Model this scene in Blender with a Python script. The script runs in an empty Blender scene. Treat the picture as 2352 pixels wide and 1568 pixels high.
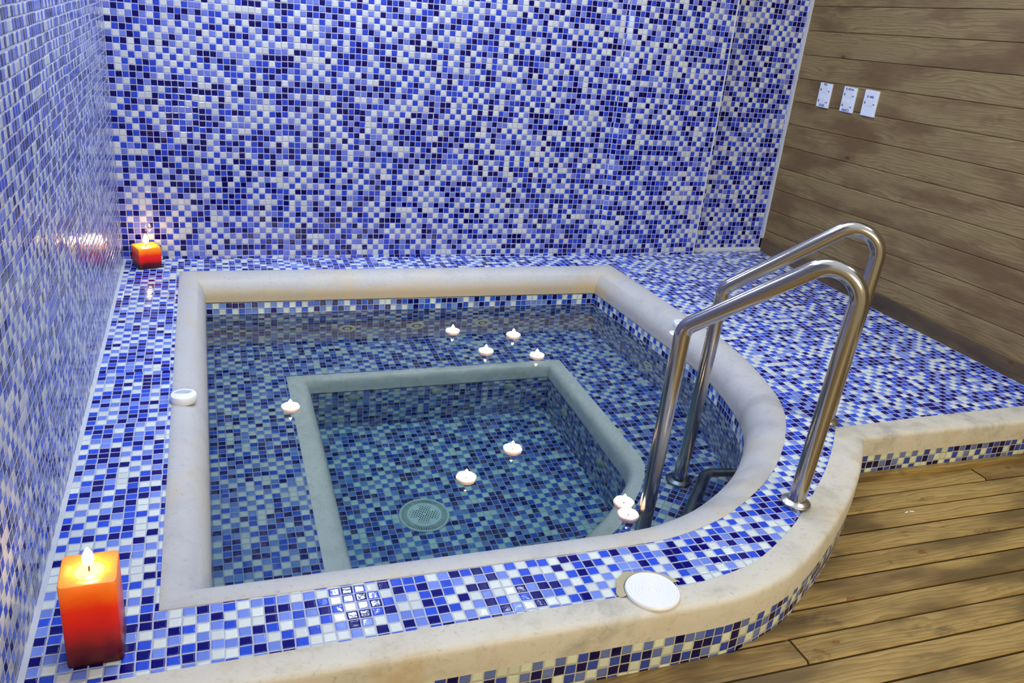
import bpy, bmesh, math, random
from mathutils import Vector, Matrix
from mathutils.geometry import tessellate_polygon

random.seed(7)
S = 0.025                      # one mosaic tile pitch in metres; everything below is written in tile units
SC = bpy.context.scene
COL = SC.collection
def W(p): return Vector((p[0]*S, p[1]*S, (p[2]+6)*S))      # wooden floor (-6) becomes z = 0

# ------------------------------------------------------------------ camera
cam = bpy.data.cameras.new('camera'); cam_o = bpy.data.objects.new('camera', cam); COL.objects.link(cam_o)
yaw, pit, rol = .3706, -.3893, .1015
f = Vector((math.sin(yaw)*math.cos(pit), math.cos(yaw)*math.cos(pit), math.sin(pit)))
r = Vector((math.cos(yaw), -math.sin(yaw), 0)); u = r.cross(f)
r2 = r*math.cos(rol)+u*math.sin(rol); u2 = -r*math.sin(rol)+u*math.cos(rol)
m = Matrix((r2, u2, -f)).transposed().to_4x4(); m.translation = W((13.4807, -47.9672, 45.5403))
cam_o.matrix_world = m
cam.sensor_width = 36; cam.lens = 36*1917.09/2352; cam.clip_start = .02
SC.camera = cam_o

# ------------------------------------------------------------------ world, lamps, exposure
world = bpy.data.worlds.new('world'); SC.world = world; world.use_nodes = True
wn = world.node_tree.nodes; wl = world.node_tree.links; wn.clear()
wo = wn.new('ShaderNodeOutputWorld'); bg = wn.new('ShaderNodeBackground'); tc = wn.new('ShaderNodeTexCoord')
sx = wn.new('ShaderNodeSeparateXYZ'); wl.new(tc.outputs['Generated'], sx.inputs[0])
cr = wn.new('ShaderNodeValToRGB'); wl.new(sx.outputs['Z'], cr.inputs[0])
e = cr.color_ramp.elements
e[0].position = 0.0; e[0].color = (.50, .42, .26, 1)
e[1].position = .95; e[1].color = (.95, 1.06, 1.22, 1)
n = e.new(.25); n.color = (.58, .53, .42, 1)
n = e.new(.60); n.color = (.74, .82, .96, 1)
wl.new(cr.outputs[0], bg.inputs[0]); bg.inputs[1].default_value = 1.0
wl.new(bg.outputs[0], wo.inputs[0])

def area(name, loc, target, size, power, color, shape='DISK', sy=None):
    L = bpy.data.lights.new(name, 'AREA'); L.shape = shape; L.size = size*S
    if sy: L.size_y = sy*S
    L.energy = power; L.color = color
    o = bpy.data.objects.new(name, L); COL.objects.link(o)
    o.location = W(loc); d = W(target)-W(loc)
    o.rotation_euler = d.to_track_quat('-Z', 'Y').to_euler()
    return o
area('unseen_overhead_light', (38, 90, 70.5), (38, 72, 0), 6, 8, (.76, .87, 1.0))
area('unseen_overhead_light', (74, 87.5, 84), (74, 84, 0), 8, 7, (.76, .87, 1.0))
area('unseen_overhead_light', (9, 46, 76), (40, 80, 0), 8, 13, (.70, .84, 1.0))  # unseen cool light on the left, placed to brighten the ridge column
area('unseen_overhead_light', (102.5, .5, 74.7), (80, 60, 0), 4, 10, (.84, .90, 1.0))
area('unseen_overhead_light', (22, 24, 95), (30, 50, 0), 12, 6, (.75, .86, 1.0))
area('unseen_overhead_light', (50, 50, 100), (50, 50, 0), 60, 24, (.80, .89, 1.0), 'RECTANGLE', 44)  # added panel, unseen, to brighten the seat ledge under water
area('warm_fill', (60, -165, 76), (62, 20, -2), 70, 125, (1.0, .80, .44), 'RECTANGLE', 30)  # unseen warm fill behind the camera, placed to light the faces toward it

SC.view_settings.view_transform = 'Standard'; SC.view_settings.look = 'None'
SC.view_settings.gamma = 1; SC.view_settings.use_curve_mapping = False
SC.view_settings.exposure = 0.0
SC.cycles.use_denoising = True
SC.cycles.max_bounces = 12; SC.cycles.diffuse_bounces = 4; SC.cycles.glossy_bounces = 6; SC.cycles.transmission_bounces = 8
SC.cycles.caustics_refractive = True; SC.cycles.caustics_reflective = False
SC.cycles.blur_glossy = .4; SC.cycles.sample_clamp_indirect = 4; SC.cycles.sample_clamp_direct = 0

# ------------------------------------------------------------------ node helpers
class NT:
    def __init__(s, name):
        s.m = bpy.data.materials.new(name); s.m.use_nodes = True; s.t = s.m.node_tree; s.t.nodes.clear()
        s.out = s.t.nodes.new('ShaderNodeOutputMaterial')
    def n(s, typ, **k):
        nd = s.t.nodes.new(typ)
        for a, b in k.items(): setattr(nd, a, b)
        return nd
    def set(s, sock, v):
        if isinstance(v, bpy.types.NodeSocket): s.t.links.new(v, sock)
        elif v is not None:
            if isinstance(v, (tuple, list)) and len(v) == 3 and sock.type == 'RGBA': v = (*v, 1)
            sock.default_value = v
    def math(s, op, a, b=None, c=None, clamp=False):
        nd = s.n('ShaderNodeMath', operation=op); nd.use_clamp = clamp
        s.set(nd.inputs[0], a)
        if b is not None: s.set(nd.inputs[1], b)
        if c is not None: s.set(nd.inputs[2], c)
        return nd.outputs[0]
    def vmath(s, op, a, b=None):
        nd = s.n('ShaderNodeVectorMath', operation=op); s.set(nd.inputs[0], a)
        if b is not None: s.set(nd.inputs[1], b)
        return nd.outputs[0]
    def mix(s, fac, a, b, blend='MIX'):
        nd = s.n('ShaderNodeMix', data_type='RGBA', blend_type=blend)
        s.set(nd.inputs[0], fac); s.set(nd.inputs[6], a); s.set(nd.inputs[7], b); return nd.outputs[2]
    def ramp(s, fac, stops, interp='LINEAR'):
        nd = s.n('ShaderNodeValToRGB'); s.set(nd.inputs[0], fac); cr = nd.color_ramp; cr.interpolation = interp
        while len(cr.elements) < len(stops): cr.elements.new(.5)
        for el, (p, c) in zip(cr.elements, stops):
            el.position = p; el.color = (*c, 1) if len(c) == 3 else c
        return nd.outputs[0]
    def smooth(s, x, a, b):
        nd = s.n('ShaderNodeMapRange', interpolation_type='SMOOTHSTEP'); s.set(nd.inputs[0], x)
        nd.inputs[1].default_value = a; nd.inputs[2].default_value = b; return nd.outputs[0]
    def noise(s, vec, scale, detail=3, rough=.5, dim='3D'):
        nd = s.n('ShaderNodeTexNoise', noise_dimensions=dim); s.set(nd.inputs['Vector'], vec)
        nd.inputs['Scale'].default_value = scale; nd.inputs['Detail'].default_value = detail; nd.inputs['Roughness'].default_value = rough
        return nd.outputs[0]
    def white(s, vec, dim='3D'):
        nd = s.n('ShaderNodeTexWhiteNoise', noise_dimensions=dim); s.set(nd.inputs['Vector'], vec); return nd
    def bsdf(s, **k):
        b = s.n('ShaderNodeBsdfPrincipled')
        for a, v in k.items(): s.set(b.inputs[a.replace('_', ' ')], v)
        s.t.links.new(b.outputs[0], s.out.inputs[0]); return b
    def bump(s, h, strength=.5, dist=.001):
        b = s.n('ShaderNodeBump'); b.inputs['Strength'].default_value = strength; b.inputs['Distance'].default_value = dist
        s.set(b.inputs['Height'], h); return b.outputs[0]

def srgb(*c): return tuple(((x/255)/12.92 if x/255 <= .04045 else ((x/255+.055)/1.055)**2.4) for x in c)

def mosaic(name, white=(208, 216, 214), light=(112, 136, 218), mid=(44, 78, 205), navy=(2, 2, 104), grout=(182, 188, 208), tilt=1.0, seed=0.0):
    t = NT(name); uv = t.n('ShaderNodeUVMap', uv_map='UVMap').outputs[0]
    sheet = t.vmath('FLOOR', t.vmath('DIVIDE', uv, (13, 13, 1)))
    sj = t.white(t.vmath('ADD', sheet, (seed+3.3, 1.7, .5)))
    jit = t.vmath('MULTIPLY', t.vmath('SUBTRACT', sj.outputs['Color'], (.5, .5, .5)), (.16, .16, 0))
    p = t.vmath('ADD', uv, jit)
    wob = t.n('ShaderNodeTexNoise'); t.set(wob.inputs['Vector'], uv); wob.inputs['Scale'].default_value = .7; wob.inputs['Detail'].default_value = 1
    p = t.vmath('ADD', p, t.vmath('MULTIPLY', t.vmath('SUBTRACT', wob.outputs['Color'], (.5, .5, .5)), (.14, .14, 0)))
    cell = t.vmath('FLOOR', p); fr = t.vmath('FRACTION', p)
    cs = t.n('ShaderNodeSeparateXYZ'); t.set(cs.inputs[0], cell); fs = t.n('ShaderNodeSeparateXYZ'); t.set(fs.inputs[0], fr)
    fx, fy = fs.outputs[0], fs.outputs[1]
    d = t.math('MINIMUM', t.math('MINIMUM', fx, t.math('SUBTRACT', 1, fx)), t.math('MINIMUM', fy, t.math('SUBTRACT', 1, fy)))
    inner = t.smooth(d, .045, .075)
    rnd = t.white(t.vmath('ADD', cell, (seed*7.13+.37, .91, .13)))
    rc = t.n('ShaderNodeSeparateColor'); t.set(rc.inputs[0], rnd.outputs['Color'])
    r1, r2_, r3 = rc.outputs[0], rc.outputs[1], rc.outputs[2]
    patch = t.white(t.vmath('FLOOR', t.vmath('DIVIDE', t.vmath('ADD', cell, (.5, .5, seed)), (13, 9, 1)))).outputs['Value']
    par = t.math('MODULO', t.math('ADD', t.math('ADD', t.math('ADD', cs.outputs[0], cs.outputs[1]), 1000), t.math('GREATER_THAN', patch, .72)), 2)
    odd = t.math('GREATER_THAN', par, .5)
    CW, CL, CM, CN = srgb(*white), srgb(*light), srgb(*mid), srgb(*navy)
    even_c = t.ramp(r1, [(0, CW), (.53, CN), (.94, CM), (.97, CL)], 'CONSTANT')
    odd_c = t.ramp(r1, [(0, CW), (.04, CN), (.12, CM), (.56, CL)], 'CONSTANT')
    c = t.mix(odd, even_c, odd_c)
    c = t.mix(1.0, c, t.ramp(r2_, [(0, (.86, .86, .88)), (1, (1.06, 1.06, 1.04))]), 'MULTIPLY')
    mott = t.noise(uv, 9, 3)
    c = t.mix(1.0, c, t.ramp(mott, [(.3, (.93, .93, .93)), (.75, (1.04, 1.04, 1.04))]), 'MULTIPLY')
    gr = t.mix(t.noise(uv, 1.3, 4), srgb(*grout), srgb(*[int(x*.82) for x in grout]))
    col = t.mix(inner, gr, c)
    # cushion-shaped glass faces, each set at its own slight angle
    tl = t.math('ADD', t.math('MULTIPLY', t.math('SUBTRACT', r2_, .5), t.math('SUBTRACT', fx, .5)),
                t.math('MULTIPLY', t.math('SUBTRACT', r3, .5), t.math('SUBTRACT', fy, .5)))
    h = t.math('ADD', t.math('MULTIPLY', t.smooth(d, .03, .17), .75), t.math('MULTIPLY', tl, .42*tilt))
    h = t.math('ADD', h, t.math('MULTIPLY', t.noise(uv, 2.6, 2), .12*tilt))
    t.bsdf(Base_Color=col, Roughness=t.math('MULTIPLY_ADD', inner, -.62, .72), Normal=t.bump(h, 1.0, .0016), IOR=1.5,
           Specular_IOR_Level=.3)
    return t.m

def marble(name, base=(178, 177, 176), vein=(150, 150, 156), stain=(196, 170, 112), amount=.35, low_yellow=False, vs=.45):
    t = NT(name); g = t.n('ShaderNodeTexCoord').outputs['Object']
    w = t.noise(g, 3.5, 5, .6); v = t.noise(t.vmath('ADD', g, t.vmath('MULTIPLY', w, (.3, .3, .3))), 9, 6, .65)
    c = t.mix(t.math('MULTIPLY', t.smooth(v, .46, .80), vs), srgb(*base), srgb(*vein))
    fine = t.noise(g, 90, 3, .6)
    c = t.mix(t.smooth(fine, .55, .8), c, srgb(*[int(x*.86) for x in base]))
    st = t.math('MULTIPLY', t.smooth(t.noise(g, 5.0, 6, .7), .50, .72), amount)
    c = t.mix(st, c, srgb(*stain))
    sg = t.n('ShaderNodeSeparateXYZ'); t.set(sg.inputs[0], g)
    if low_yellow:   # yellower low down on the far side, ragged upper edge
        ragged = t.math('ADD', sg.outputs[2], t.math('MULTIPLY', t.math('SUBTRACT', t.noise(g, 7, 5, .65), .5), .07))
        ym = t.math('MULTIPLY', t.math('SUBTRACT', 1, t.smooth(ragged, (6-3.0)*S, (6-1.2)*S)), t.smooth(sg.outputs[1], 78*S, 84*S))
        c = t.mix(t.math('MULTIPLY', ym, .55), c, srgb(196, 168, 110))
    h = t.math('ADD', t.noise(g, 14, 4), t.math('MULTIPLY', fine, .35))
    t.bsdf(Base_Color=c, Roughness=.55, Normal=t.bump(h, .5, .004))
    return t.m

def plain(name, col, rough=.5, metal=0, bump=None, **k):
    t = NT(name); kw = dict(Base_Color=srgb(*col), Roughness=rough, Metallic=metal); kw.update(k)
    if bump:
        g = t.n('ShaderNodeTexCoord').outputs['Object']; kw['Normal'] = t.bump(t.noise(g, bump[0], 4), bump[1], bump[2])
    t.bsdf(**kw); return t.m

def wood(name, a, b, c3, stain=None, stainamt=0.0, knots=True, rough=.5, spots=False):
    t = NT(name); uv = t.n('ShaderNodeUVMap', uv_map='UVMap').outputs[0]
    st = t.vmath('MULTIPLY', uv, (.045, .9, 1))
    warp = t.noise(t.vmath('MULTIPLY', uv, (.03, .16, 1)), 1.5, 3)
    fig = t.vmath('ADD', t.vmath('MULTIPLY', uv, (.012, .62, 1)), t.vmath('MULTIPLY', warp, (0, 2.6, 0)))
    wv = t.n('ShaderNodeTexWave', wave_type='BANDS', bands_direction='Y', wave_profile='SAW'); t.set(wv.inputs['Vector'], fig)
    wv.inputs['Scale'].default_value = 1.1; wv.inputs['Distortion'].default_value = 1.2; wv.inputs['Detail'].default_value = 3; wv.inputs['Detail Scale'].default_value = 1.2
    grain = t.math('ADD', t.math('MULTIPLY', wv.outputs['Fac'], .42), t.math('MULTIPLY', t.noise(t.vmath('ADD', st, t.vmath('MULTIPLY', warp, (0, 2.2, 0))), 2.2, 6, .62), .6))
    big = t.noise(t.vmath('MULTIPLY', uv, (.035, .11, 1)), 1.6, 3, .55)
    col = t.mix(t.smooth(grain, .25, .85), srgb(*a), srgb(*b))
    col = t.mix(t.smooth(big, .42, .66), col, srgb(*c3))
    fine = t.noise(t.vmath('MULTIPLY', uv, (.22, 5.0, 1)), 2.4, 3)
    col = t.mix(1, col, t.ramp(fine, [(.3, (.82, .82, .82)), (.7, (1.08, 1.08, 1.08))]), 'MULTIPLY')
    if knots:
        vo = t.n('ShaderNodeTexVoronoi', feature='F1'); t.set(vo.inputs['Vector'], t.vmath('MULTIPLY', uv, (.11, .21, 1))); vo.inputs['Scale'].default_value = 1
        kr = t.white(vo.outputs['Position']).outputs['Value']
        dist = t.math('DIVIDE', vo.outputs['Distance'], t.math('MULTIPLY_ADD', kr, .075, .012))
        kn = t.math('MULTIPLY', t.math('SUBTRACT', 1, t.smooth(dist, .55, 1.3)), t.math('GREATER_THAN', kr, .42))
        col = t.mix(t.math('MULTIPLY', kn, .85), col, srgb(62, 32, 22))
        halo = t.math('MULTIPLY', t.math('SUBTRACT', 1, t.smooth(dist, 1.0, 5.0)), t.math('MULTIPLY', t.math('GREATER_THAN', kr, .42), .35))
        col = t.mix(halo, col, srgb(95, 66, 36))
    if stain:
        sn = t.noise(t.vmath('MULTIPLY', uv, (.06, .13, 1)), 2.0, 5, .7)
        col = t.mix(t.math('MULTIPLY', t.smooth(sn, .55, .70), stainamt), col, srgb(*stain))
    if spots:
        sp = t.noise(t.vmath('MULTIPLY', uv, (.22, .30, 1)), 1.4, 5, .65)
        reg = t.noise(uv, .05, 1)
        col = t.mix(t.math('MULTIPLY', t.math('MULTIPLY', t.smooth(sp, .60, .66), t.smooth(reg, .5, .6)), .75), col, srgb(110, 66, 16))
    t.bsdf(Base_Color=col, Roughness=rough, Normal=t.bump(t.math('ADD', grain, t.math('MULTIPLY', fine, .5)), .45, .0015))
    return t.m

M = {}
M['mos_deck'] = mosaic('mosaic_deck', seed=1)
M['mos_wall'] = mosaic('mosaic_wall', seed=2, white=(190, 196, 202), light=(100, 115, 200), mid=(40, 64, 185), navy=(1, 1, 88), grout=(176, 178, 212))
M['mos_left'] = mosaic('mosaic_left_wall', seed=5, white=(190, 196, 202), light=(100, 118, 205), mid=(40, 70, 195), navy=(1, 1, 94), grout=(190, 196, 222), tilt=1.6)
M['mos_pool'] = mosaic('mosaic_pool', seed=3, mid=(44, 88, 196), light=(108, 142, 208), navy=(3, 12, 98), white=(214, 224, 218))  # greener tiles: the water's scattered light put into the colours
M['mos_pit'] = mosaic('mosaic_pit', seed=4, mid=(44, 90, 188), light=(100, 138, 200), navy=(3, 18, 98), white=(212, 226, 216))  # greener again, painting in the scattered light of the deeper water
M['mos_riser'] = mosaic('mosaic_riser', seed=6, white=(205, 210, 190), light=(100, 116, 172), mid=(52, 72, 160), navy=(16, 10, 70), grout=(190, 186, 170))
M['marble'] = marble('white_marble', low_yellow=True, vs=.55)
M['marble_out'] = marble('weathered_marble', base=(196, 190, 176), vein=(136, 132, 122), stain=(176, 152, 98), amount=.6, vs=.8)
M['marble_wet'] = marble('submerged_marble', base=(232, 228, 216), vein=(196, 194, 184), stain=(150, 150, 110), amount=.3)
M['grout'] = plain('grout_strip', (186, 190, 200), .8, bump=(40, .6, .004))
M['mortar'] = plain('crumbling_mortar', (176, 164, 134), .9, bump=(70, 1.0, .006))
M['steel'] = plain('polished_steel', (178, 172, 164), .17, 1)
M['steel_dull'] = plain('brushed_steel', (190, 186, 178), .28, 1)
M['steel_wet'] = plain('submerged_steel', (120, 124, 130), .3, 1)
M['plastic'] = plain('white_plastic', (226, 228, 232), .4)
M['plastic_grey'] = plain('grey_plastic', (168, 178, 190), .5)
M['plate'] = plain('switch_plate', (214, 222, 240), .4)
M['ink'] = plain('label_ink', (50, 74, 140), .7)
M['drain'] = plain('drain_plastic', (226, 232, 220), .5)
M['drain_dark'] = plain('drain_hole', (34, 46, 52), .8)
M['jet'] = plain('jet_plastic', (214, 218, 200), .5)
M['inlet'] = plain('dimmed_jet_plastic', (140, 148, 138), .6)  # jet plastic darkened in its colour to look dim down in the well
M['jet_dark'] = plain('jet_socket', (70, 74, 78), .6)
M['wood_floor'] = wood('deck_boards', (166, 140, 84), (136, 108, 58), (98, 78, 44), stain=(66, 52, 32), stainamt=.65, knots=False, rough=.48, spots=True)
M['wood_wall'] = wood('wall_boards', (144, 124, 82), (114, 94, 58), (106, 82, 50), stain=(88, 62, 32), stainamt=.45, rough=.6)
M['wood_dark'] = wood('skirting_board', (104, 86, 60), (84, 68, 48), (70, 56, 40), stain=(50, 38, 28), stainamt=.5, rough=.7)
M['gap'] = plain('dark_gap', (30, 20, 10), .9)

def water_mat():
    t = NT('pool_water'); g = t.n('ShaderNodeTexCoord').outputs['Object']
    b = t.bsdf(Base_Color=(1, 1, 1), Roughness=0.0, IOR=1.333, Transmission_Weight=1.0, Normal=t.bump(t.noise(g, 7, 2), .06, .004))
    v = t.n('ShaderNodeVolumeAbsorption'); v.inputs['Color'].default_value = (.36, .92, .93, 1); v.inputs['Density'].default_value = .50
    t.t.links.new(v.outputs[0], t.out.inputs['Volume']); return t.m
M['water'] = water_mat()

def wax_mat(name, stops, h0, h1, sub=.3):
    t = NT(name); g = t.n('ShaderNodeTexCoord').outputs['Object']; s = t.n('ShaderNodeSeparateXYZ'); t.set(s.inputs[0], g)
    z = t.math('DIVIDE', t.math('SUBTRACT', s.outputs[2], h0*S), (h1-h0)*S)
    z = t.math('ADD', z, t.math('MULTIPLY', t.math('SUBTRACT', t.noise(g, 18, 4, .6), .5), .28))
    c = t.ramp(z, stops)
    b = t.bsdf(Base_Color=c, Roughness=.35, Subsurface_Weight=sub, Subsurface_Radius=(.02, .006, .002), Subsurface_Scale=1.0, Normal=t.bump(t.noise(g, 60, 3), .25, .001))
    return t.m
M['wax_pillar'] = wax_mat('dyed_wax_glow_tall', [(0, srgb(40, 2, 6)), (.22, srgb(96, 0, 4)), (.48, srgb(205, 4, 2)), (.70, srgb(232, 40, 0)), (.86, srgb(250, 110, 6)), (1, srgb(250, 140, 50))], 0, 6.85)  # dye bands, with some of the flame's glow put into the colours
M['wax_cube'] = wax_mat('dyed_wax_glow_short', [(0, srgb(40, 0, 12)), (.25, srgb(90, 0, 12)), (.42, srgb(220, 0, 2)), (.62, srgb(240, 20, 0)), (.78, srgb(255, 120, 0)), (1, srgb(255, 160, 30))], 0, 3.4)  # dye and painted glow together, for the short candle
M['wax_white'] = plain('white_wax', (250, 232, 222), .35, Subsurface_Weight=.4, Subsurface_Radius=(.01, .007, .005), Subsurface_Scale=1.0)
M['wax_melt'] = plain('melted_wax', (250, 190, 120), .08, Subsurface_Weight=.3, Subsurface_Radius=(.01, .005, .002), Subsurface_Scale=1.0)
M['wick'] = plain('burnt_wick', (40, 22, 18), .9)
def flame_mat(name, st):
    t = NT(name); em = t.n('ShaderNodeEmission'); em.inputs[0].default_value = (1, .62, .30, 1); em.inputs[1].default_value = st
    t.t.links.new(em.outputs[0], t.out.inputs[0]); return t.m
M['flame'] = flame_mat('pillar_flame', 85); M['flame_small'] = flame_mat('floating_flame', 45)

# ------------------------------------------------------------------ mesh helpers
class MB:
    def __init__(s): s.v = []; s.f = []; s.uv = []; s.mi = []
    def face(s, pts, uvs=None, mi=0):
        b = len(s.v); s.v.extend(pts); s.f.append(tuple(range(b, b+len(pts))))
        s.uv.append(uvs or [(p[0], p[1]) for p in pts]); s.mi.append(mi)
    def box(s, a, b, uvf=None, mi=0):
        x0, y0, z0 = a; x1, y1, z1 = b
        P = [(x0,y0,z0),(x1,y0,z0),(x1,y1,z0),(x0,y1,z0),(x0,y0,z1),(x1,y0,z1),(x1,y1,z1),(x0,y1,z1)]
        for q in ((0,3,2,1),(4,5,6,7),(0,1,5,4),(1,2,6,5),(2,3,7,6),(3,0,4,7)):
            pts = [P[i] for i in q]; s.face(pts, [uvf(p) for p in pts] if uvf else None, mi)
    def build(s, name, mats, parent=None, smooth=False, local=False, merge=True, bevel=None, label=None, autos=40):
        me = bpy.data.meshes.new(name)
        if local: vs = [Vector(p)*S for p in s.v]
        else:
            off = Vector(parent.location) if parent else Vector((0, 0, 0)); vs = [W(p)-off for p in s.v]
        me.from_pydata(vs, [], s.f)
        ul = me.uv_layers.new(name='UVMap'); k = 0
        for fu in s.uv:
            for q in fu: ul.data[k].uv = (q[0], q[1]); k += 1
        for i, mi in enumerate(s.mi): me.polygons[i].material_index = mi
        for mm in (mats if isinstance(mats, (list, tuple)) else [mats]): me.materials.append(mm)
        bm = bmesh.new(); bm.from_mesh(me)
        if merge: bmesh.ops.remove_doubles(bm, verts=bm.verts, dist=1e-6)
        bm.to_mesh(me); bm.free()
        if smooth:
            me.polygons.foreach_set('use_smooth', [True]*len(me.polygons))
            try: me.set_sharp_from_angle(angle=math.radians(autos))
            except Exception: pass
        o = bpy.data.objects.new(name, me); COL.objects.link(o)
        if parent: o.parent = parent
        if bevel:
            b = o.modifiers.new('bevel', 'BEVEL'); b.width = bevel*S; b.segments = 2; b.limit_method = 'ANGLE'
        if label: o['label'] = label
        return o

def tag(o, label=None, cat=None, group=None, kind=None):
    if label: o['label'] = label
    if cat: o['category'] = cat
    if group: o['group'] = group
    if kind: o['kind'] = kind
    return o
def structure(o, label=None): return tag(o, label=label, kind='structure')
def thing(name, loc, label, cat, group=None, rz=0):
    o = bpy.data.objects.new(name, None); COL.objects.link(o); o.empty_display_size = .03
    o.location = W(loc); o.rotation_euler = (0, 0, rz); return tag(o, label, cat, group)

def catmull(P, n=6):
    out = []
    for i in range(len(P)-1):
        p0 = P[max(i-1, 0)]; p1 = P[i]; p2 = P[i+1]; p3 = P[min(i+2, len(P)-1)]
        for k in range(n):
            t = k/n
            out.append(tuple(.5*((2*p1[j])+(-p0[j]+p2[j])*t+(2*p0[j]-5*p1[j]+4*p2[j]-p3[j])*t*t+(-p0[j]+3*p1[j]-3*p2[j]+p3[j])*t**3) for j in range(2)))
    out.append(tuple(P[-1])); return out
def strip(A, B, prof, closed=False, sub=1, mi=0):
    """sweep a cross-section (t across from A to B, z) along paired outlines"""
    mb = MB(); n = len(A); L = [0]
    for i in range(1, n+1): L.append(L[-1]+math.dist(A[i-1], A[i % n]))
    rng = range(n if closed else n-1)
    for i in rng:
        j = (i+1) % n
        for k in range(len(prof)-1):
            (t0, z0), (t1, z1) = prof[k], prof[k+1]
            q = lambda i, t, z: (A[i][0]+(B[i][0]-A[i][0])*t, A[i][1]+(B[i][1]-A[i][1])*t, z)
            mb.face([q(i, t0, z0), q(i, t1, z1), q(j, t1, z1), q(j, t0, z0)], [(L[i], k), (L[i], k+1), (L[i+1], k+1), (L[i+1], k)], mi)
    return mb
def vwall(P, z0, z1, closed=False, flip=False, v0=0.0, mi=0, mb=None, pitch=1.0, u0=0.0):
    """vertical band along an outline, unwrapped by its length"""
    mb = mb or MB(); n = len(P); L = u0
    for i in range(n if closed else n-1):
        j = (i+1) % n; d = math.dist(P[i], P[j])
        pts = [(*P[i], z0), (*P[j], z0), (*P[j], z1), (*P[i], z1)]
        uv = [(L/pitch, (z0-v0)/pitch), ((L+d)/pitch, (z0-v0)/pitch), ((L+d)/pitch, (z1-v0)/pitch), (L/pitch, (z1-v0)/pitch)]
        if flip: pts = pts[::-1]; uv = uv[::-1]
        mb.face(pts, uv, mi); L += d
    return mb
def flat(loops, z, uvf, mb=None, mi=0):
    mb = mb or MB()
    vv = [[Vector((p[0], p[1], 0)) for p in lp] for lp in loops]; al = [p for lp in loops for p in lp]
    for tri in tessellate_polygon(vv):
        pts = [al[i] for i in tri]
        if (pts[1][0]-pts[0][0])*(pts[2][1]-pts[0][1])-(pts[1][1]-pts[0][1])*(pts[2][0]-pts[0][0]) < 0: pts = pts[::-1]
        if abs((pts[1][0]-pts[0][0])*(pts[2][1]-pts[0][1])-(pts[1][1]-pts[0][1])*(pts[2][0]-pts[0][0])) < 1e-9: continue
        mb.face([(p[0], p[1], z) for p in pts], [uvf(*p) for p in pts], mi)
    return mb
def lathe(prof, seg=32, mb=None, c=(0, 0, 0), mi=0, mod=None, a0=0, a1=2*math.pi):
    mb = mb or MB()
    for i in range(seg):
        a, b = a0+(a1-a0)*i/seg, a0+(a1-a0)*(i+1)/seg
        for k in range(len(prof)-1):
            (r0, z0), (r1, z1) = prof[k], prof[k+1]
            def q(rr, zz, an):
                s = mod(an, rr, zz) if mod else 1
                return (c[0]+rr*s*math.cos(an), c[1]+rr*s*math.sin(an), c[2]+zz)
            pts = [q(r0, z0, a), q(r0, z0, b), q(r1, z1, b), q(r1, z1, a)]
            if r0 < 1e-6: pts = pts[1:]
            elif r1 < 1e-6: pts = pts[:3]
            mb.face(pts, None, mi)
    return mb
def tube(path, rad, seg=20, mb=None, mi=0):
    mb = mb or MB(); P = [Vector(p) for p in path]; rings = []; up = None
    for i, p in enumerate(P):
        d = (P[min(i+1, len(P)-1)]-P[max(i-1, 0)]).normalized()
        if up is None: up = d.orthogonal().normalized()
        up = (up-d*up.dot(d)).normalized(); sd = d.cross(up)
        rings.append([tuple(p+rad*(up*math.cos(2*math.pi*k/seg)+sd*math.sin(2*math.pi*k/seg))) for k in range(seg)])
    for i in range(len(P)-1):
        for k in range(seg):
            l = (k+1) % seg; mb.face([rings[i][k], rings[i][l], rings[i+1][l], rings[i+1][k]], None, mi)
    mb.face(rings[0][::-1], None, mi); mb.face(rings[-1], None, mi)
    return mb
def fillet(P, R, n=10):
    """round the corners of a 3D polyline"""
    P = [Vector(p) for p in P]; out = [P[0]]
    for i in range(1, len(P)-1):
        a = (P[i-1]-P[i]).normalized(); b = (P[i+1]-P[i]).normalized(); ang = a.angle(b); rr = R[i-1] if isinstance(R, (list, tuple)) else R
        t = rr/math.tan(ang/2); c = P[i]+(a+b).normalized()*(rr/math.sin(ang/2)); s0 = P[i]+a*t; s1 = P[i]+b*t
        v0 = s0-c; v1 = s1-c; th = v0.angle(v1)
        for k in range(n+1):
            x = k/n; out.append(c+(v0*math.sin((1-x)*th)+v1*math.sin(x*th))/math.sin(th))
    out.append(P[-1]); return out

# ------------------------------------------------------------------ outlines (plan view)
XW, XR = 0.0, 125.8
WAT = -6.1; BEN = -20.0; PIT = -37.0
oc = [(87.0, 55), (86.7, 47.5), (85.4, 40.2), (83.4, 33.2), (80.6, 27.6), (76.2, 21.9), (71.2, 16.9), (66.2, 13.2), (60.9, 10.2), (56.5, 8.6), (52.5, 7.75), (48, 7.55)]
oc = catmull(oc, 4)
def offs(P, w0, w1):
    out = []; n = len(P)
    for i in range(n):
        a = Vector(P[max(i-1, 0)]); b = Vector(P[min(i+1, n-1)]); d = (b-a).normalized(); nn = Vector((d.y, -d.x))
        w = w0+(w1-w0)*i/(n-1); q = Vector(P[i])+nn*w; out.append((q.x, q.y))
    return out
ic = offs(oc, 4.7, 3.75)
RO = [(8.6, 7.6), (8.6, 30), (8.6, 60), (8.6, 89.1), (45, 89.1), (85.5, 89.1), (86.3, 72)]+oc+[(25, 7.6)]
RI = [(12.35, 11.3), (12.35, 30), (12.35, 60), (12.35, 85.35), (45, 85.35), (80.8, 85.35), (81.6, 72)]+ic+[(25, 11.3)]
IN = catmull([(30, 1.2), (49, 1.25), (54.5, 1.75), (58.7, 2.75), (62.3, 4.5), (66.5, 7.1), (71.2, 10.7), (76.8, 15.3), (81.6, 19.9), (85.7, 24.3)], 4)
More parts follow.
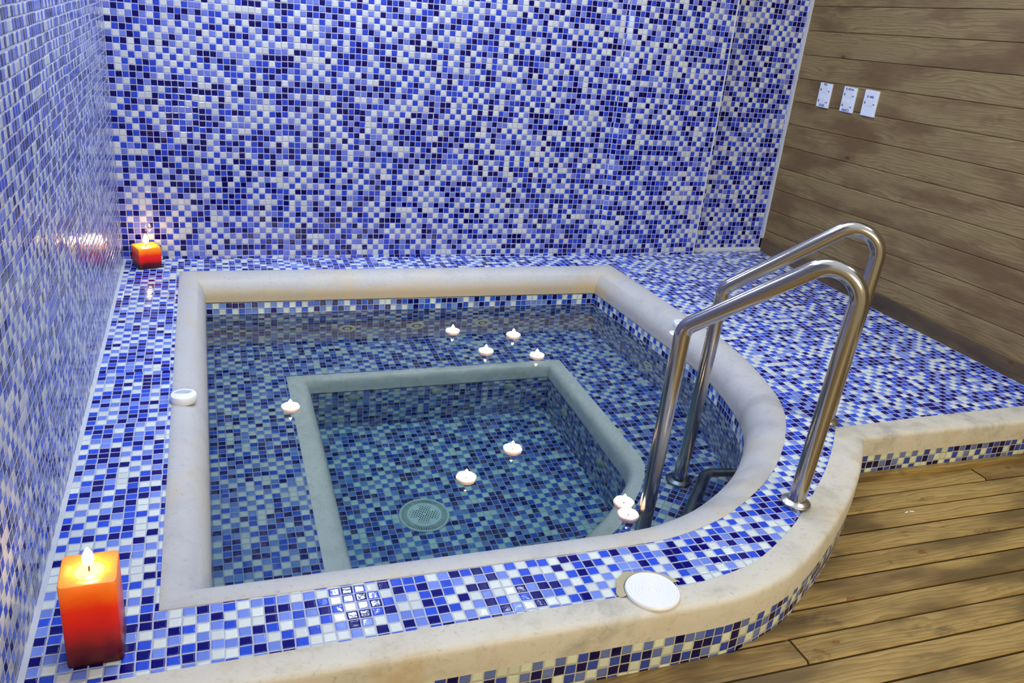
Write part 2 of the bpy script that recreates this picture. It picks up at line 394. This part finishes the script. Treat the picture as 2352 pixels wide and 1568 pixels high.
OU = catmull([(30, -1.5), (50, -1.45), (55.5, -1.1), (60, .05), (63.8, 1.75), (68.3, 4.5), (73.6, 8.2), (79.2, 12.7), (83.7, 17.0), (87.8, 21.5)], 4)
INl = [(0, 1.0), (15, 1.15)]+IN; OUl = [(0, -1.5), (15, -1.5)]+OU
BO = [(23.7, 17), (23.7, 45), (23.7, 73.4), (46, 73.4), (69.7, 73.4), (69.7, 55)]+catmull([(69.6, 42), (69.2, 39.7), (67.7, 37.1), (65.5, 34.1), (60.0, 28.2), (57.0, 26.0), (52.5, 22.9), (47, 20.3), (42, 18.4)], 3)+[(38, 17)]
BI = [(26.9, 20), (26.9, 45), (26.9, 71.5), (46, 71.5), (67.0, 71.5), (67.0, 55)]+catmull([(66.9, 42.5), (66.6, 39.8), (65.4, 37.4), (63.4, 35.2), (59.6, 31.3), (56.6, 29.0), (52.0, 25.9), (46.5, 23.2), (41, 21.2)], 3)+[(37, 20)]

# ------------------------------------------------------------------ setting: pool surround, basin, edgings
deck_uv = lambda x, y: (x-.227, y+.5)
mb = flat([[(0, .9)]+INl[1:]+[(126, 25.3), (126, 100), (0, 100)], RO], 0, deck_uv)
structure(mb.build('pool_deck', M['mos_deck']), 'raised deck of blue and white glass mosaic around the pool')
prof = [(0, -.4), (0, .06), (.05, .14), (.14, .2), (.24, .17)]
for k in range(1, 11):
    a = math.pi/2*k/10; prof.append((.24+.76*math.sin(a), .17-3.25*(1-math.cos(a))))
prof += [(1, -4.1), (.93, -4.12)]
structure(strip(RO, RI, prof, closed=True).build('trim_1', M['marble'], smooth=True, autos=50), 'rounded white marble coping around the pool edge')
prof = [(0, -.3), (0, .07), (.05, .1), (.55, .12), (.84, .09), (.93, -.02), (.98, -.2), (1.0, -.5), (1.0, -1.6), (1.0, -2.7), (.9, -2.74)]
A = INl+[(100, 24.95), (112, 25.2), (126, 25.5)]; B = OUl+[(100, 21.5), (112, 21.5), (126, 21.5)]
structure(strip(A, B, prof).build('trim_2', M['marble_out'], smooth=True, autos=32), 'weathered white marble edge of the raised deck')
mb = vwall([(p[0]-.08*(1 if p[1] > 0 else 0), p[1]+.12) for p in OUl], -6.3, -2.6, v0=-2.72)
vwall([(87.75, 21.62), (126, 21.62)], -6.3, -2.3, v0=-2.55, mb=mb, u0=.3)
structure(mb.build('step_riser', M['mos_riser']), 'mosaic face of the step up to the pool deck')

mb = vwall(RI, BEN, -4.0, closed=True, flip=True, v0=-4.1)
# bench top; the part inside the curve between the handrails is laid at an angle
def bench_uv(x, y): return (x-.3, y+.2)
ang = math.radians(46); ca, sa = math.cos(ang), math.sin(ang)
def bench_rot(x, y): return (x*ca+y*sa, -x*sa+y*ca)
cut = lambda p: p[1] < 36.4
ro_lo = [p for p in RI if p[1] <= 36.6 and p[0] > 50]
bo_lo = [p for p in BO if p[1] <= 36.6 and p[0] > 50]
zone = ro_lo+[p for p in bo_lo[::-1]]
flat([RI, BO], BEN, bench_uv, mb=mb, mi=0)
flat([zone], BEN+.03, bench_rot, mb=mb, mi=0)
flat([BI], PIT, lambda x, y: (x+.4, y), mb=mb, mi=1)
vwall(BI, PIT, -24.5, closed=True, flip=True, v0=-24.75, mb=mb, mi=1)
structure(mb.build('pool_basin', [M['mos_pool'], M['mos_pit']]), 'blue mosaic basin with a seat ledge and a deeper well')
prof = [(0, -20.3), (0, -19.85), (.35, -19.82), (.62, -19.95), (.82, -20.35), (.94, -21), (1, -21.9), (1, -24.75), (.95, -24.8)]
structure(strip(BO, BI, prof, closed=True).build('trim_3', M['marble_wet'], smooth=True, autos=50), 'pale marble edge of the underwater seat ledge')

# water: closed body, its sides hidden inside the basin shell
mb = MB(); out = []
cx, cy = 47, 48
wp = [(p[0]+(.25 if p[0] > cx else -.25), p[1]+(.25 if p[1] > cy else -.25)) for p in RI]
flat([wp], WAT, lambda x, y: (x, y), mb=mb)
flat([[(p[0], p[1]) for p in wp]], PIT-1, lambda x, y: (x, y), mb=mb)
nf = len(mb.f)
for i in range(len(mb.f)):
    if mb.v[mb.f[i][0]][2] < -30: mb.f[i] = mb.f[i][::-1]
vwall(wp, PIT-1, WAT, closed=True, flip=False, mb=mb)
wat = mb.build('pool_water', M['water'])
bm = bmesh.new(); bm.from_mesh(wat.data); bmesh.ops.recalc_face_normals(bm, faces=bm.faces); bm.to_mesh(wat.data); bm.free()
tag(wat, 'clear still water filling the pool', 'water', kind='stuff')

# ------------------------------------------------------------------ walls
def wallface(pts, z0, z1, u0=0, mb=None):
    return vwall(pts, z0, z1, v0=.5*.975, pitch=.975, mb=mb, u0=u0)
mb = wallface([(0, 96.0), (85.3, 96.05)], -.5, 130)
wallface([(85.3, 96.05), (86.15, 95.3), (86.9, 95.2), (107.5, 96.3), (107.6, 98.35), (126, 99.0)], -.5, 130, u0=85.8*.975, mb=mb)
structure(mb.build('wall_back', M['mos_wall'], smooth=True, autos=25), 'back wall covered in blue and white glass mosaic')
mb = vwall([(0, -60), (0, 96.2)], -.5, 130, v0=.5*.975, pitch=.975, u0=.3)
structure(mb.build('wall_left', M['mos_left']), 'left wall covered in glossy blue mosaic')
# wood wall
mb = MB()
for k in range(-1, 30):
    y1, y0 = 98.9, -62; rr = random.random()*300; rv = random.random()*200
    cuts = [y1]; yy = y1-random.uniform(30, 75)
    
    cuts.append(y0)
    for a, b in zip(cuts[:-1], cuts[1:]):
        off = random.random()*400; dx = random.uniform(-.05, .05)
        def zt(y, kk): return 4.48*kk+.1+.030*(98.5-y)
        x0 = XR+dx; g = .02
        P = lambda x, y, z: (x, y, z)
        zA0, zA1, zB0, zB1 = zt(a, k)+g, zt(a, k+1)-g, zt(b, k)+g, zt(b, k+1)-g
        uv = lambda y, z: (y+off, z*1.0+rv)
        c = .13
        # front face with eased long edges
        for (za, zb, xa, zc, zd, xb) in ((zA0, zB0, x0+c, zA0+c, zB0+c, x0), (zA0+c, zB0+c, x0, zA1-c, zB1-c, x0), (zA1-c, zB1-c, x0, zA1, zB1, x0+c), (zA1, zB1, x0+c, zA1, zB1, x0+1.2), (zA0, zB0, x0+1.2, zA0, zB0, x0+c)):
            pts = [(xa, a, za), (xb, a, zc), (xb, b, zd), (xa, b, zb)]
            mb.face(pts, [uv(a, za-zA0), uv(a, zc-zA0), uv(b, zd-zB0), uv(b, zb-zB0)])
mb.face([(XR+.9, 99.2, -1), (XR+.9, -62, -1), (XR+.9, -62, 140), (XR+.9, 99.2, 140)], None, 1)
structure(mb.build('wall_right', [M['wood_wall'], M['gap']]), 'right wall clad in horizontal wooden boards')
mb = MB(); mb.box((XR-.45, 25.6, -.3), (XR+.3, 98.9, 2.9), lambda p: (p[1]+11, p[2]*1.0+p[0]))
structure(mb.build('baseboard_right', M['wood_dark'], bevel=.12), 'dark wooden skirting along the board wall')
mb = MB(); mb.box((107.6, 97.9, -.1), (125.4, 99.1, .75)); 
structure(mb.build('trim_4', M['grout'], bevel=.2), 'pale mortar strip along the foot of the recess')
mb = MB(); mb.box((-.1, .6, -.1), (.42, 95.9, .12))
structure(mb.build('trim_5', M['grout'], bevel=.06), 'pale grout strip along the foot of the left wall')
mb = MB(); mb.box((125.35, 98.3, 0), (125.95, 99.2, 130))
mb.box((107.4, 96.15, 0), (107.66, 96.5, 130))
structure(mb.build('trim_6', M['grout']), 'thin pale strips at the edges of the recess')
mb = MB(); mb.box((87.5, 20.75, -6.2), (126, 21.7, -5.1), lambda p: (p[0], p[2]+p[1]))
structure(mb.build('trim_7', M['wood_floor'], bevel=.15), 'rough wooden batten at the foot of the step')

# ------------------------------------------------------------------ wooden floor
def contour_x(y):
    best = 40
    for a, b in zip(OUl[:-1], OUl[1:]):
        if (a[1]-y)*(b[1]-y) <= 0 and abs(a[1]-b[1]) > 1e-6:
            best = max(best, a[0]+(b[0]-a[0])*(y-a[1])/(b[1]-a[1]))
    return best
ys = [21.1, 18.15, 15.05, 11.95, 8.7, 5.5, 2.3, -.93, -4.1, -7.5, -10.8]
while ys[-1] > -62: ys.append(ys[-1]-3.25)
joints = {0: [106.6], 7: [61.6], 3: [133], 5: [150]}
mb = MB()
for i, (yt, yb) in enumerate(zip(ys[:-1], ys[1:])):
    xs = (contour_x(max(yb, -1.4))-.6) if yt > -1.0 else (40 if yt > -1.2 else -4)
    if yt > -1.0 and yb < -1.4: xs = -4
    xe = 126; cuts = [xs]+[j for j in joints.get(i, []) if xs < j < xe]
    if i > 7: cuts.append(random.uniform(95, 120))
    cuts = sorted(cuts)+[xe]
    for a, b in zip(cuts[:-1], cuts[1:]):
        off, rv = random.random()*300, random.random()*120; dz = random.uniform(-.04, .03); g = .10; c = .2
        sk = .0
        uv = lambda x, y: (x+off, y-yb+rv)
        x0, x1, y0, y1 = a+g, b-g, yb+g, yt-g; z = -6+dz
        mb.face([(x0, y0+c, z), (x1, y0+c, z), (x1, y1-c, z), (x0, y1-c, z)], [uv(x0, y0+c), uv(x1, y0+c), uv(x1, y1-c), uv(x0, y1-c)])
        mb.face([(x0, y0, z-c), (x1, y0, z-c), (x1, y0+c, z), (x0, y0+c, z)], [uv(x0, y0), uv(x1, y0), uv(x1, y0+c), uv(x0, y0+c)])
        mb.face([(x0, y1-c, z), (x1, y1-c, z), (x1, y1, z-c), (x0, y1, z-c)], [uv(x0, y1-c), uv(x1, y1-c), uv(x1, y1), uv(x0, y1)])
        for yy in ((y0, 1), (y1, -1)): mb.face([(x0, yy[0], z-c), (x0, yy[0], z-1), (x1, yy[0], z-1), (x1, yy[0], z-c)], [uv(x0, yy[0])]*4)
        for xx in (x0, x1): mb.face([(xx, y0, z-c), (xx, y1, z-c), (xx, y1, z-1), (xx, y0, z-1)], [uv(xx, y0)]*4); mb.face([(xx, y0, z-c), (xx, y0+c, z), (xx, y1-c, z), (xx, y1, z-c)], [uv(xx, y0)]*4)
mb.face([(-4, -62, -6.6), (126, -62, -6.6), (126, -1.2, -6.6), (-4, -1.2, -6.6)], None, 1)
poly = [(p[0]-.5, p[1]+.5) for p in OUl if p[0] > 49]
flat([poly+[(126, 21.6), (126, -1.3)]], -6.6, lambda x, y: (x, y), mb=mb, mi=1)
structure(mb.build('floor', [M['wood_floor'], M['gap']], smooth=False), 'weathered brown wooden floor boards')

# ------------------------------------------------------------------ handrails
def handrail(A, B, smax, base_s, label, apex, low, wbase):
    A = Vector(A); B = Vector(B); d = (B-A).normalized()
    pt = lambda s, z: (A.x+d.x*s, A.y+d.y*s, z)
    t = thing('handrail', (A.x, A.y, 0), label, 'handrail', 'pair of pool handrails')
    path = fillet([pt(0, 0.05), pt(*apex), pt(*low), pt(*wbase)], [2.9, 1.9], 14)
    pin = []
    for a, b in zip(path[:-1], path[1:]):
        n = max(1, int((b-a).length/3)); pin += [a+(b-a)*k/n for k in range(n)]
    pin.append(path[-1])
    tube(pin, .87, 28).build('tube', M['steel'], t, smooth=True)
    def fl(s, z, name, lab=None, mat=M['steel_dull'], rr=1.5):
        pr = [(rr*.9, 0), (rr*.9, .26), (rr, .28), (rr*1.02, .4), (rr*.98, .5), (rr*.85, .6), (1.02, .72), (.93, .76), (.86, .76)]
        c = pt(s, z); lathe(pr, 40, c=c).build(name, mat, t, smooth=True, label=lab)
        mbs = MB()
        for q in range(3):
            an = q*2.1+.4; lathe([(0, .36), (.13, .36), (.16, .25)], 10, mb=mbs, c=(c[0]+1.25*math.cos(an), c[1]+1.25*math.sin(an), z))
        return c
    fl(0, 0.02, 'flange')
    fl(wbase[0], BEN+.05, 'flange', 'submerged round steel flange on the seat ledge', M['steel_wet'], 1.75)
    return t
handrail((69.2, 10.4), (57.4, 20.5), 0, 0, 'polished steel handrail nearer the camera, its deck flange fully visible', (-1.15, 28.4), (14.45, 16.4), (15.1, BEN))
handrail((85.4, 25.9), (71.8, 35.5), 0, 0, 'polished steel handrail behind the other, flange beside the step corner', (-1.05, 27.9), (15.45, 15.0), (16.3, BEN))

# grab bar under water on the curved wall
zb = -14.2
t = thing('grab_bar', (73.6, 28.5, zb), 'dark submerged steel grab bar on the curved wall between the handrails', 'grab bar')
ga = [(80.0, 31.2, zb), (74.0, 32.3, zb), (65.6, 23.0, zb), (67.6, 17.2, zb)]
tube(fillet(ga, [1.9, 1.9], 12), .82, 22).build('tube', M['steel_wet'], t, smooth=True)
def disc_at(c, nrm, prof, seg=32):
    mbx = lathe(prof, seg); n = Vector(nrm).normalized(); q = n.to_track_quat('Z', 'Y'); mbx.v = [tuple(q @ Vector(p)+Vector(c)) for p in mbx.v]; return mbx
for c, nn in (((79.2, 31.3, zb), (-1, .2, 0)), ((67.3, 18.0, zb), (-.3, 1, 0))):
    disc_at(c, nn, [(1.5, 0), (1.5, .15), (1.2, .3), (.8, .3)]).build('flange', M['steel_wet'], t, smooth=True)

# ------------------------------------------------------------------ floor drain
t = thing('floor_drain', (40.2, 47.9, PIT), 'round pale plastic drain cover on the pool bottom', 'drain')
lathe([(3.55, 0), (3.55, .22), (3.45, .32), (3.3, .32), (3.22, .2)], 64, c=(40.2, 47.9, PIT)).build('rim', M['drain'], t, smooth=True)
mb = lathe([(3.25, .12), (2.35, .12)], 64, c=(40.2, 47.9, PIT), mi=1)
for k in range(76):
    a = 2*math.pi*k/76; c_, s_ = math.cos(a), math.sin(a); wv = .055
    P = [(x*c_-y*s_+40.2, x*s_+y*c_+47.9) for x, y in ((2.3, -wv), (3.28, -wv), (3.28, wv), (2.3, wv))]
    mb.face([(*p, PIT+.26) for p in P], None, 0)
    for i in range(4): mb.face([(*P[i], PIT+.1), (*P[(i+1) % 4], PIT+.1), (*P[(i+1) % 4], PIT+.26), (*P[i], PIT+.26)], None, 0)
lathe([(2.42, .1), (2.42, .34), (0, .4)], 64, mb=mb, c=(40.2, 47.9, PIT), mi=0)
for i in range(-6, 7):
    for j in range(-6, 7):
        x = (i+.5*(j % 2))*.36; y = j*.32; rr = math.hypot(x, y)
        if rr > 2.15 or rr < .12: continue
        if any(math.hypot(x-1.75*math.cos(q), y-1.75*math.sin(q)) < .5 for q in (.55, 2.1, 3.65, 5.2)): continue
        lathe([(.115, .0), (0, .0)], 10, mb=mb, c=(40.2+x, 47.9+y, PIT+.41-.03*rr), mi=1)
mb.build('grille', [M['drain'], M['drain_dark']], t, smooth=False)

# ------------------------------------------------------------------ water jets
def jet(c, nrm, label, group):
    t = thing('water_jet', c, label, 'water jet', group)
    disc_at(c, nrm, [(1.5, 0), (1.5, .1), (1.4, .18), (1.15, .22), (.95, .16), (.85, .04)]).build('ring', M['jet'], t, smooth=True)
    disc_at(c, nrm, [(.95, .04), (0, .04)]).build('socket', M['jet_dark'], t)
    disc_at(c, nrm, [(.48, .04), (.48, .2), (.36, .26), (.14, .26), (.14, .1)]).build('nozzle', M['jet'], t, smooth=True)
jet((34.9, 85.3, -14.2), (0, -1, 0), 'round pale jet on the far underwater wall, leftmost of three', 'jets on the far pool wall')
jet((47.0, 85.3, -14.2), (0, -1, 0), 'round pale jet on the far underwater wall, middle of three', 'jets on the far pool wall')
jet((59.2, 85.3, -14.1), (0, -1, 0), 'round pale jet on the far underwater wall, between two floating candles', 'jets on the far pool wall')
jet((81.95, 64.1, -14.3), (-1, 0, 0), 'round pale jet on the right underwater wall, left of the handrails', 'jets on the right pool wall')
jet((82.1, 47.9, -13.8), (-1, 0, 0), 'round pale jet on the right underwater wall, seen between the handrail posts', 'jets on the right pool wall')
def knob(c, nrm, label, group):
    o = disc_at(c, nrm, [(1.05, 0), (1.0, .3), (.8, .6), (.45, .8), (0, .86)], 24)
    o = o.build('water_inlet', M['inlet'], smooth=True); tag(o, label, 'water inlet', group)
knob((33.9, 71.45, -26.6), (0, -1, 0), 'pale domed inlet on the far wall of the well, leftmost of three', 'inlets in the well')
knob((47.6, 71.45, -26.6), (0, -1, 0), 'pale domed inlet on the far wall of the well, middle of three', 'inlets in the well')
knob((60.1, 71.45, -27.0), (0, -1, 0), 'pale domed inlet on the far wall of the well, rightmost of three', 'inlets in the well')
knob((66.95, 62.5, -28.3), (-1, 0, 0), 'pale domed inlet on the right wall of the well, farther one', 'inlets in the well')
knob((66.95, 48.0, -28.5), (-1, 0, 0), 'pale domed inlet on the right wall of the well, nearer one', 'inlets in the well')

# ------------------------------------------------------------------ valves and lid on the deck
t = thing('air_valve', (9.9, 42.9, .15), 'round white plastic air valve on the left marble coping', 'valve')
lathe([(1.38, 0), (1.45, .15), (1.45, .6), (1.36, .82), (1.1, .9), (0, .9)], 40, c=(9.9, 42.9, .1)).build('cap', M['plastic'], t, smooth=True)
mb = MB(); pts = []
for k in range(13): a = math.radians(20)+math.radians(150)*k/12; pts.append((9.9+.98*math.cos(a), 42.9+.98*math.sin(a)*.8))
pts += [(9.9-.4, 42.9+.05), (9.9+.45, 42.9-.1)]
flat([pts], 1.02, lambda x, y: (x, y), mb=mb)
mb.build('recess', M['plastic_grey'], t, label='grey crescent recess in the cap')
t = thing('air_valve', (83.0, 58.0, .2), 'round white plastic air valve on the right coping behind the handrail', 'valve')
lathe([(1.2, 0), (1.3, .15), (1.32, .75), (1.24, .92), (1.0, 1.0), (0, 1.0)], 36, c=(83.1, 58.3, -.1)).build('cap', M['plastic'], t, smooth=True)
mb = MB(); mb.box((82.0, 58.2, .88), (84.2, 58.36, .93)); mb.build('slot', M['plastic_grey'], t)
mb = lathe([(0, .0), (.62, .0), (.66, .12), (.5, .24), (0, .28)], 24)
mb.v = [(80.9+p[0]*1.0+p[1]*.35, 56.7+p[1]*1.6, p[2]-.45) for p in mb.v]
tag(mb.build('valve_tab', M['plastic'], smooth=True), 'small white oval tab lying beside the right air valve', 'valve tab')
t = thing('skimmer_lid', (47.5, 1.0, .1), 'round white ribbed skimmer lid set in the front marble edge', 'lid')
pr = [(2.33, 0), (2.36, .2), (2.28, .34)]
for k in range(7):
    rr = 2.15-k*.29; pr += [(rr, .34), (rr-.05, .29), (rr-.1, .34)]
pr += [(0, .34)]
lathe(pr, 56, c=(47.5, 1.0, .12)).build('cover', M['plastic'], t, smooth=True, autos=20)
mb = MB(); n = 48; ri = []; ro = []
for k in range(n):
    a = 2*math.pi*k/n; w = .62+.16*math.sin(3*a+1)+.08*math.sin(11*a)+.10*math.sin(7*a)
    ri.append((47.5+2.42*math.cos(a), 1.0+2.42*math.sin(a))); ro.append((47.5+(2.42+w)*math.cos(a), 1.0+(2.42+w)*math.sin(a)))
for k in range(4, 24+2):
    j = (k-2) % n; l = (k-1) % n
    mb.face([(*ri[j], .30), (*ri[l], .30), (*ro[l], .14), (*ro[j], .14)][::-1])
    mb.face([(*ri[j], -.2), (*ri[l], -.2), (*ri[l], .30), (*ri[j], .30)])
    mb.face([(*ro[j], .14), (*ro[l], .14), (*ro[l], -.1), (*ro[j], -.1)][::-1])
mb.build('mortar_bed', M['mortar'], t, smooth=True, label='crumbling beige mortar around the lid')

# ------------------------------------------------------------------ candles
def flame_mesh(h, rr, n=12):
    pr = []
    for k in range(n+1):
        x = k/n; pr.append((rr*math.sin(math.pi*x**.75)**.9*(1 if x < .99 else 0) if 0 < x < 1 else 0, h*x))
    return lathe(pr, 14)
def pillar(name, c, sz, h, rz, mat, label, fh=1.9):
    t = thing(name, c, label, 'candle', None, rz)
    hw = sz/2; b = .16; mb = MB(); N = 24
    # square body with eased edges and a melted hollow in the top
    def sq(a, w, rad):
        ca_, sa_ = math.cos(a), math.sin(a); k = 1/max(abs(ca_), abs(sa_)); e = 14.0
        rr = w/((abs(ca_)**e+abs(sa_)**e)**(1/e)); return (rr*ca_, rr*sa_)
    seg = 64
    levels = [(hw-.02, 0), (hw, .1)]+[(hw, h*q) for q in (.2, .4, .6, .8)]+[(hw, h-.12), (hw-.04, h-.03), (hw-.14, h)]
    for k in range(seg):
        a, d = 2*math.pi*k/seg, 2*math.pi*(k+1)/seg
        for (w0, z0), (w1, z1) in zip(levels[:-1], levels[1:]):
            p = [(*sq(a, w0, 0), z0), (*sq(d, w0, 0), z0), (*sq(d, w1, 0), z1), (*sq(a, w1, 0), z1)]; mb.face(p)
        rim = hw*.62
        def rp(an, rr, z): return (rr*math.cos(an), rr*math.sin(an), z)
        w1 = hw-.14
        mb.face([(*sq(a, w1, 0), h), (*sq(d, w1, 0), h), rp(d, rim, h-.06), rp(a, rim, h-.06)])
        mb.face([rp(a, rim, h-.06), rp(d, rim, h-.06), rp(d, rim*.82, h-.3), rp(a, rim*.82, h-.3)])
        mb.face([rp(a, rim*.82, h-.3), rp(d, rim*.82, h-.3), (0, 0, h-.34)])
    mb.face([(*sq(2*math.pi*k/seg, hw-.02, 0), 0) for k in range(seg)][::-1])
    mb.build('wax_body', mat, t, smooth=True, local=True, autos=45)
    lathe([(hw*.54, h-.2), (0, h-.2)], 40).build('melted_pool', M['wax_melt'], t, local=True, smooth=True)
    tube([(0, 0, h-.3), (0.02, 0, h+.1), (.06, 0, h+.42)], .06, 8).build('wick', M['wick'], t, local=True, smooth=True)
    fm = flame_mesh(fh, fh*.24); fm.v = [(p[0]+.03, p[1], p[2]+h+.22) for p in fm.v]
    fm.build('flame', M['flame'], t, local=True, smooth=True)
    return t
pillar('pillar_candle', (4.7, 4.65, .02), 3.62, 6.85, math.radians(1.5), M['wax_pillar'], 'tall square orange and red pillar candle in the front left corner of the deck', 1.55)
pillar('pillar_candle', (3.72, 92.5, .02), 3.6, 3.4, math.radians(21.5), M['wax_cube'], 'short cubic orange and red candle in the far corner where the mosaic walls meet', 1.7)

cands = [((50.25, 73.9), 'floating white candle nearest the far pool wall'),
         ((59.9, 71.2), 'floating white candle behind the right end of the group of four'),
         ((53.3, 65.3), 'floating white candle at the front left of the group of four'),
         ((60.9, 62.7), 'floating white candle above the far right corner of the well'),
         ((22.3, 50.8), 'floating white candle alone above the left ledge of the well'),
         ((47.5, 35.7), 'floating white candle above the middle of the well, farther of two'),
         ((40.0, 30.4), 'floating white candle above the middle of the well, nearer of two'),
         ((56.15, 22.1), 'floating white candle touching the near handrail, farther of the pair'),
         ((55.55, 19.8), 'floating white candle touching the near handrail, nearer of the pair')]
proto = None
def float_candle():
    t = thing('floating_candle', (0, 0, WAT), '', 'candle')
    mod = lambda a, rr, zz: 1+(.065*abs(math.cos(3*a)) if rr > .6 else 0)
    lathe([(0, -.62), (.45, -.6), (.85, -.3), (1.08, .1), (1.16, .42), (1.1, .56), (.98, .56), (.88, .4), (.5, .26), (0, .24)], 48, mod=mod).build('wax_cup', M['wax_white'], t, smooth=True, local=True, autos=70)
    tube([(0, 0, .2), (.02, 0, .5), (.05, .02, .68)], .055, 8).build('wick', M['wick'], t, smooth=True, local=True)
    fm = flame_mesh(1.0, .27); fm.v = [(p[0]+.02, p[1], p[2]+.52) for p in fm.v]
    fm.build('flame', M['flame_small'], t, smooth=True, local=True)
    return t
for i, ((x, y), lab) in enumerate(cands):
    if i == 0: proto = float_candle(); o = proto
    else:
        o = proto.copy(); COL.objects.link(o)
        for ch in list(proto.children):
            c = ch.copy(); COL.objects.link(c); c.parent = o
    o.location = W((x, y, WAT)); o.rotation_euler = (0, 0, i*.7)
    tag(o, lab, 'candle', 'candles floating in the pool')

# ------------------------------------------------------------------ light switches on the board wall
def text_part(body, parent, y, z, size, x, name='label_text'):
    cu = bpy.data.curves.new(name, 'FONT'); cu.body = body; cu.size = size*S; cu.align_x = 'CENTER'; cu.align_y = 'CENTER'; cu.extrude = .0002; cu.offset = .0002
    tmp = bpy.data.objects.new('tmp', cu); me = bpy.data.meshes.new_from_object(tmp); bpy.data.objects.remove(tmp); bpy.data.curves.remove(cu)
    me.name = name; me.materials.clear(); me.materials.append(M['ink'])
    o = bpy.data.objects.new(name, me); COL.objects.link(o); o.parent = parent
    o.location = W((x, y, z))-Vector(parent.location)
    o.rotation_euler = (math.pi/2, 0, -math.pi/2); return o
def switch(y0, z0, y1, z1, rockers, labels, label):
    yc, zc = (y0+y1)/2, (z0+z1)/2
    t = thing('light_switch', (XR-.05, yc, zc), label, 'light switch', 'switch plates on the board wall')
    mb = MB(); mb.box((XR-.42, y0, z0), (XR+.1, y1, z1)); mb.build('plate', M['plate'], t, bevel=.08)
    for dz in rockers:
        mb = MB(); a = .58; zz = zc+dz
        mb.face([(XR-.46, yc+.75, zz-a), (XR-.46, yc-.75, zz-a), (XR-.62, yc-.75, zz+a), (XR-.62, yc+.75, zz+a)][::-1])
        mb.box((XR-.46, yc-.75, zz-a), (XR-.40, yc+.75, zz+a))
        mb.face([(XR-.62, yc-.75, zz+a), (XR-.62, yc+.75, zz+a), (XR-.42, yc+.75, zz+a), (XR-.42, yc-.75, zz+a)])
        for yy in (-.75, .75): mb.face([(XR-.46, yc+yy, zz-a), (XR-.62, yc+yy, zz+a), (XR-.42, yc+yy, zz+a), (XR-.42, yc+yy, zz-a)])
        mb.build('rocker', M['plastic'], t)
        for (ya, za, yb, zb_) in ((yc+1.25, zz-.28, yc+1.0, zz+.1), (yc-1.35, zz-.3, yc-1.0, zz-.12)):
            mb = MB(); mb.box((XR-.45, min(ya, yb), min(za, zb_)), (XR-.42, max(ya, yb), max(za, zb_)))
            mb.build('mark', M['ink'], t)
    for body, dz in labels: text_part(body, t, yc, zc+dz, .55, XR-.45)
switch(87.4, 31.6, 90.65, 36.05, (1.05, -1.0), (('PISC', 1.95), ('LUCES', -1.85)), 'white double switch plate, nearest the mosaic wall')
switch(80.55, 31.7, 83.85, 36.15, (.95, -1.0), (('B. AGUA', 1.85), ('BANCO', -1.9)), 'white double switch plate, in the middle of the three')
switch(74.9, 31.8, 78.2, 36.3, (.1,), (('B. AIRE', 1.1),), 'white single switch plate, farthest from the mosaic wall')
# small scraps on the floor
for (x, y, a, lab) in ((89.4, 14.0, .2, 'tiny white scrap on the floor boards, left one'), (90.2, 14.0, -.3, 'tiny white scrap on the floor boards, right one')):
    mb = MB(); mb.box((-.28, -.06, 0), (.28, .06, .05)); o = mb.build('paper_scrap', M['plastic'], local=True); o.location = W((x, y, -6.0)); o.rotation_euler = (0, 0, a); tag(o, lab, 'scrap', 'scraps on the floor')
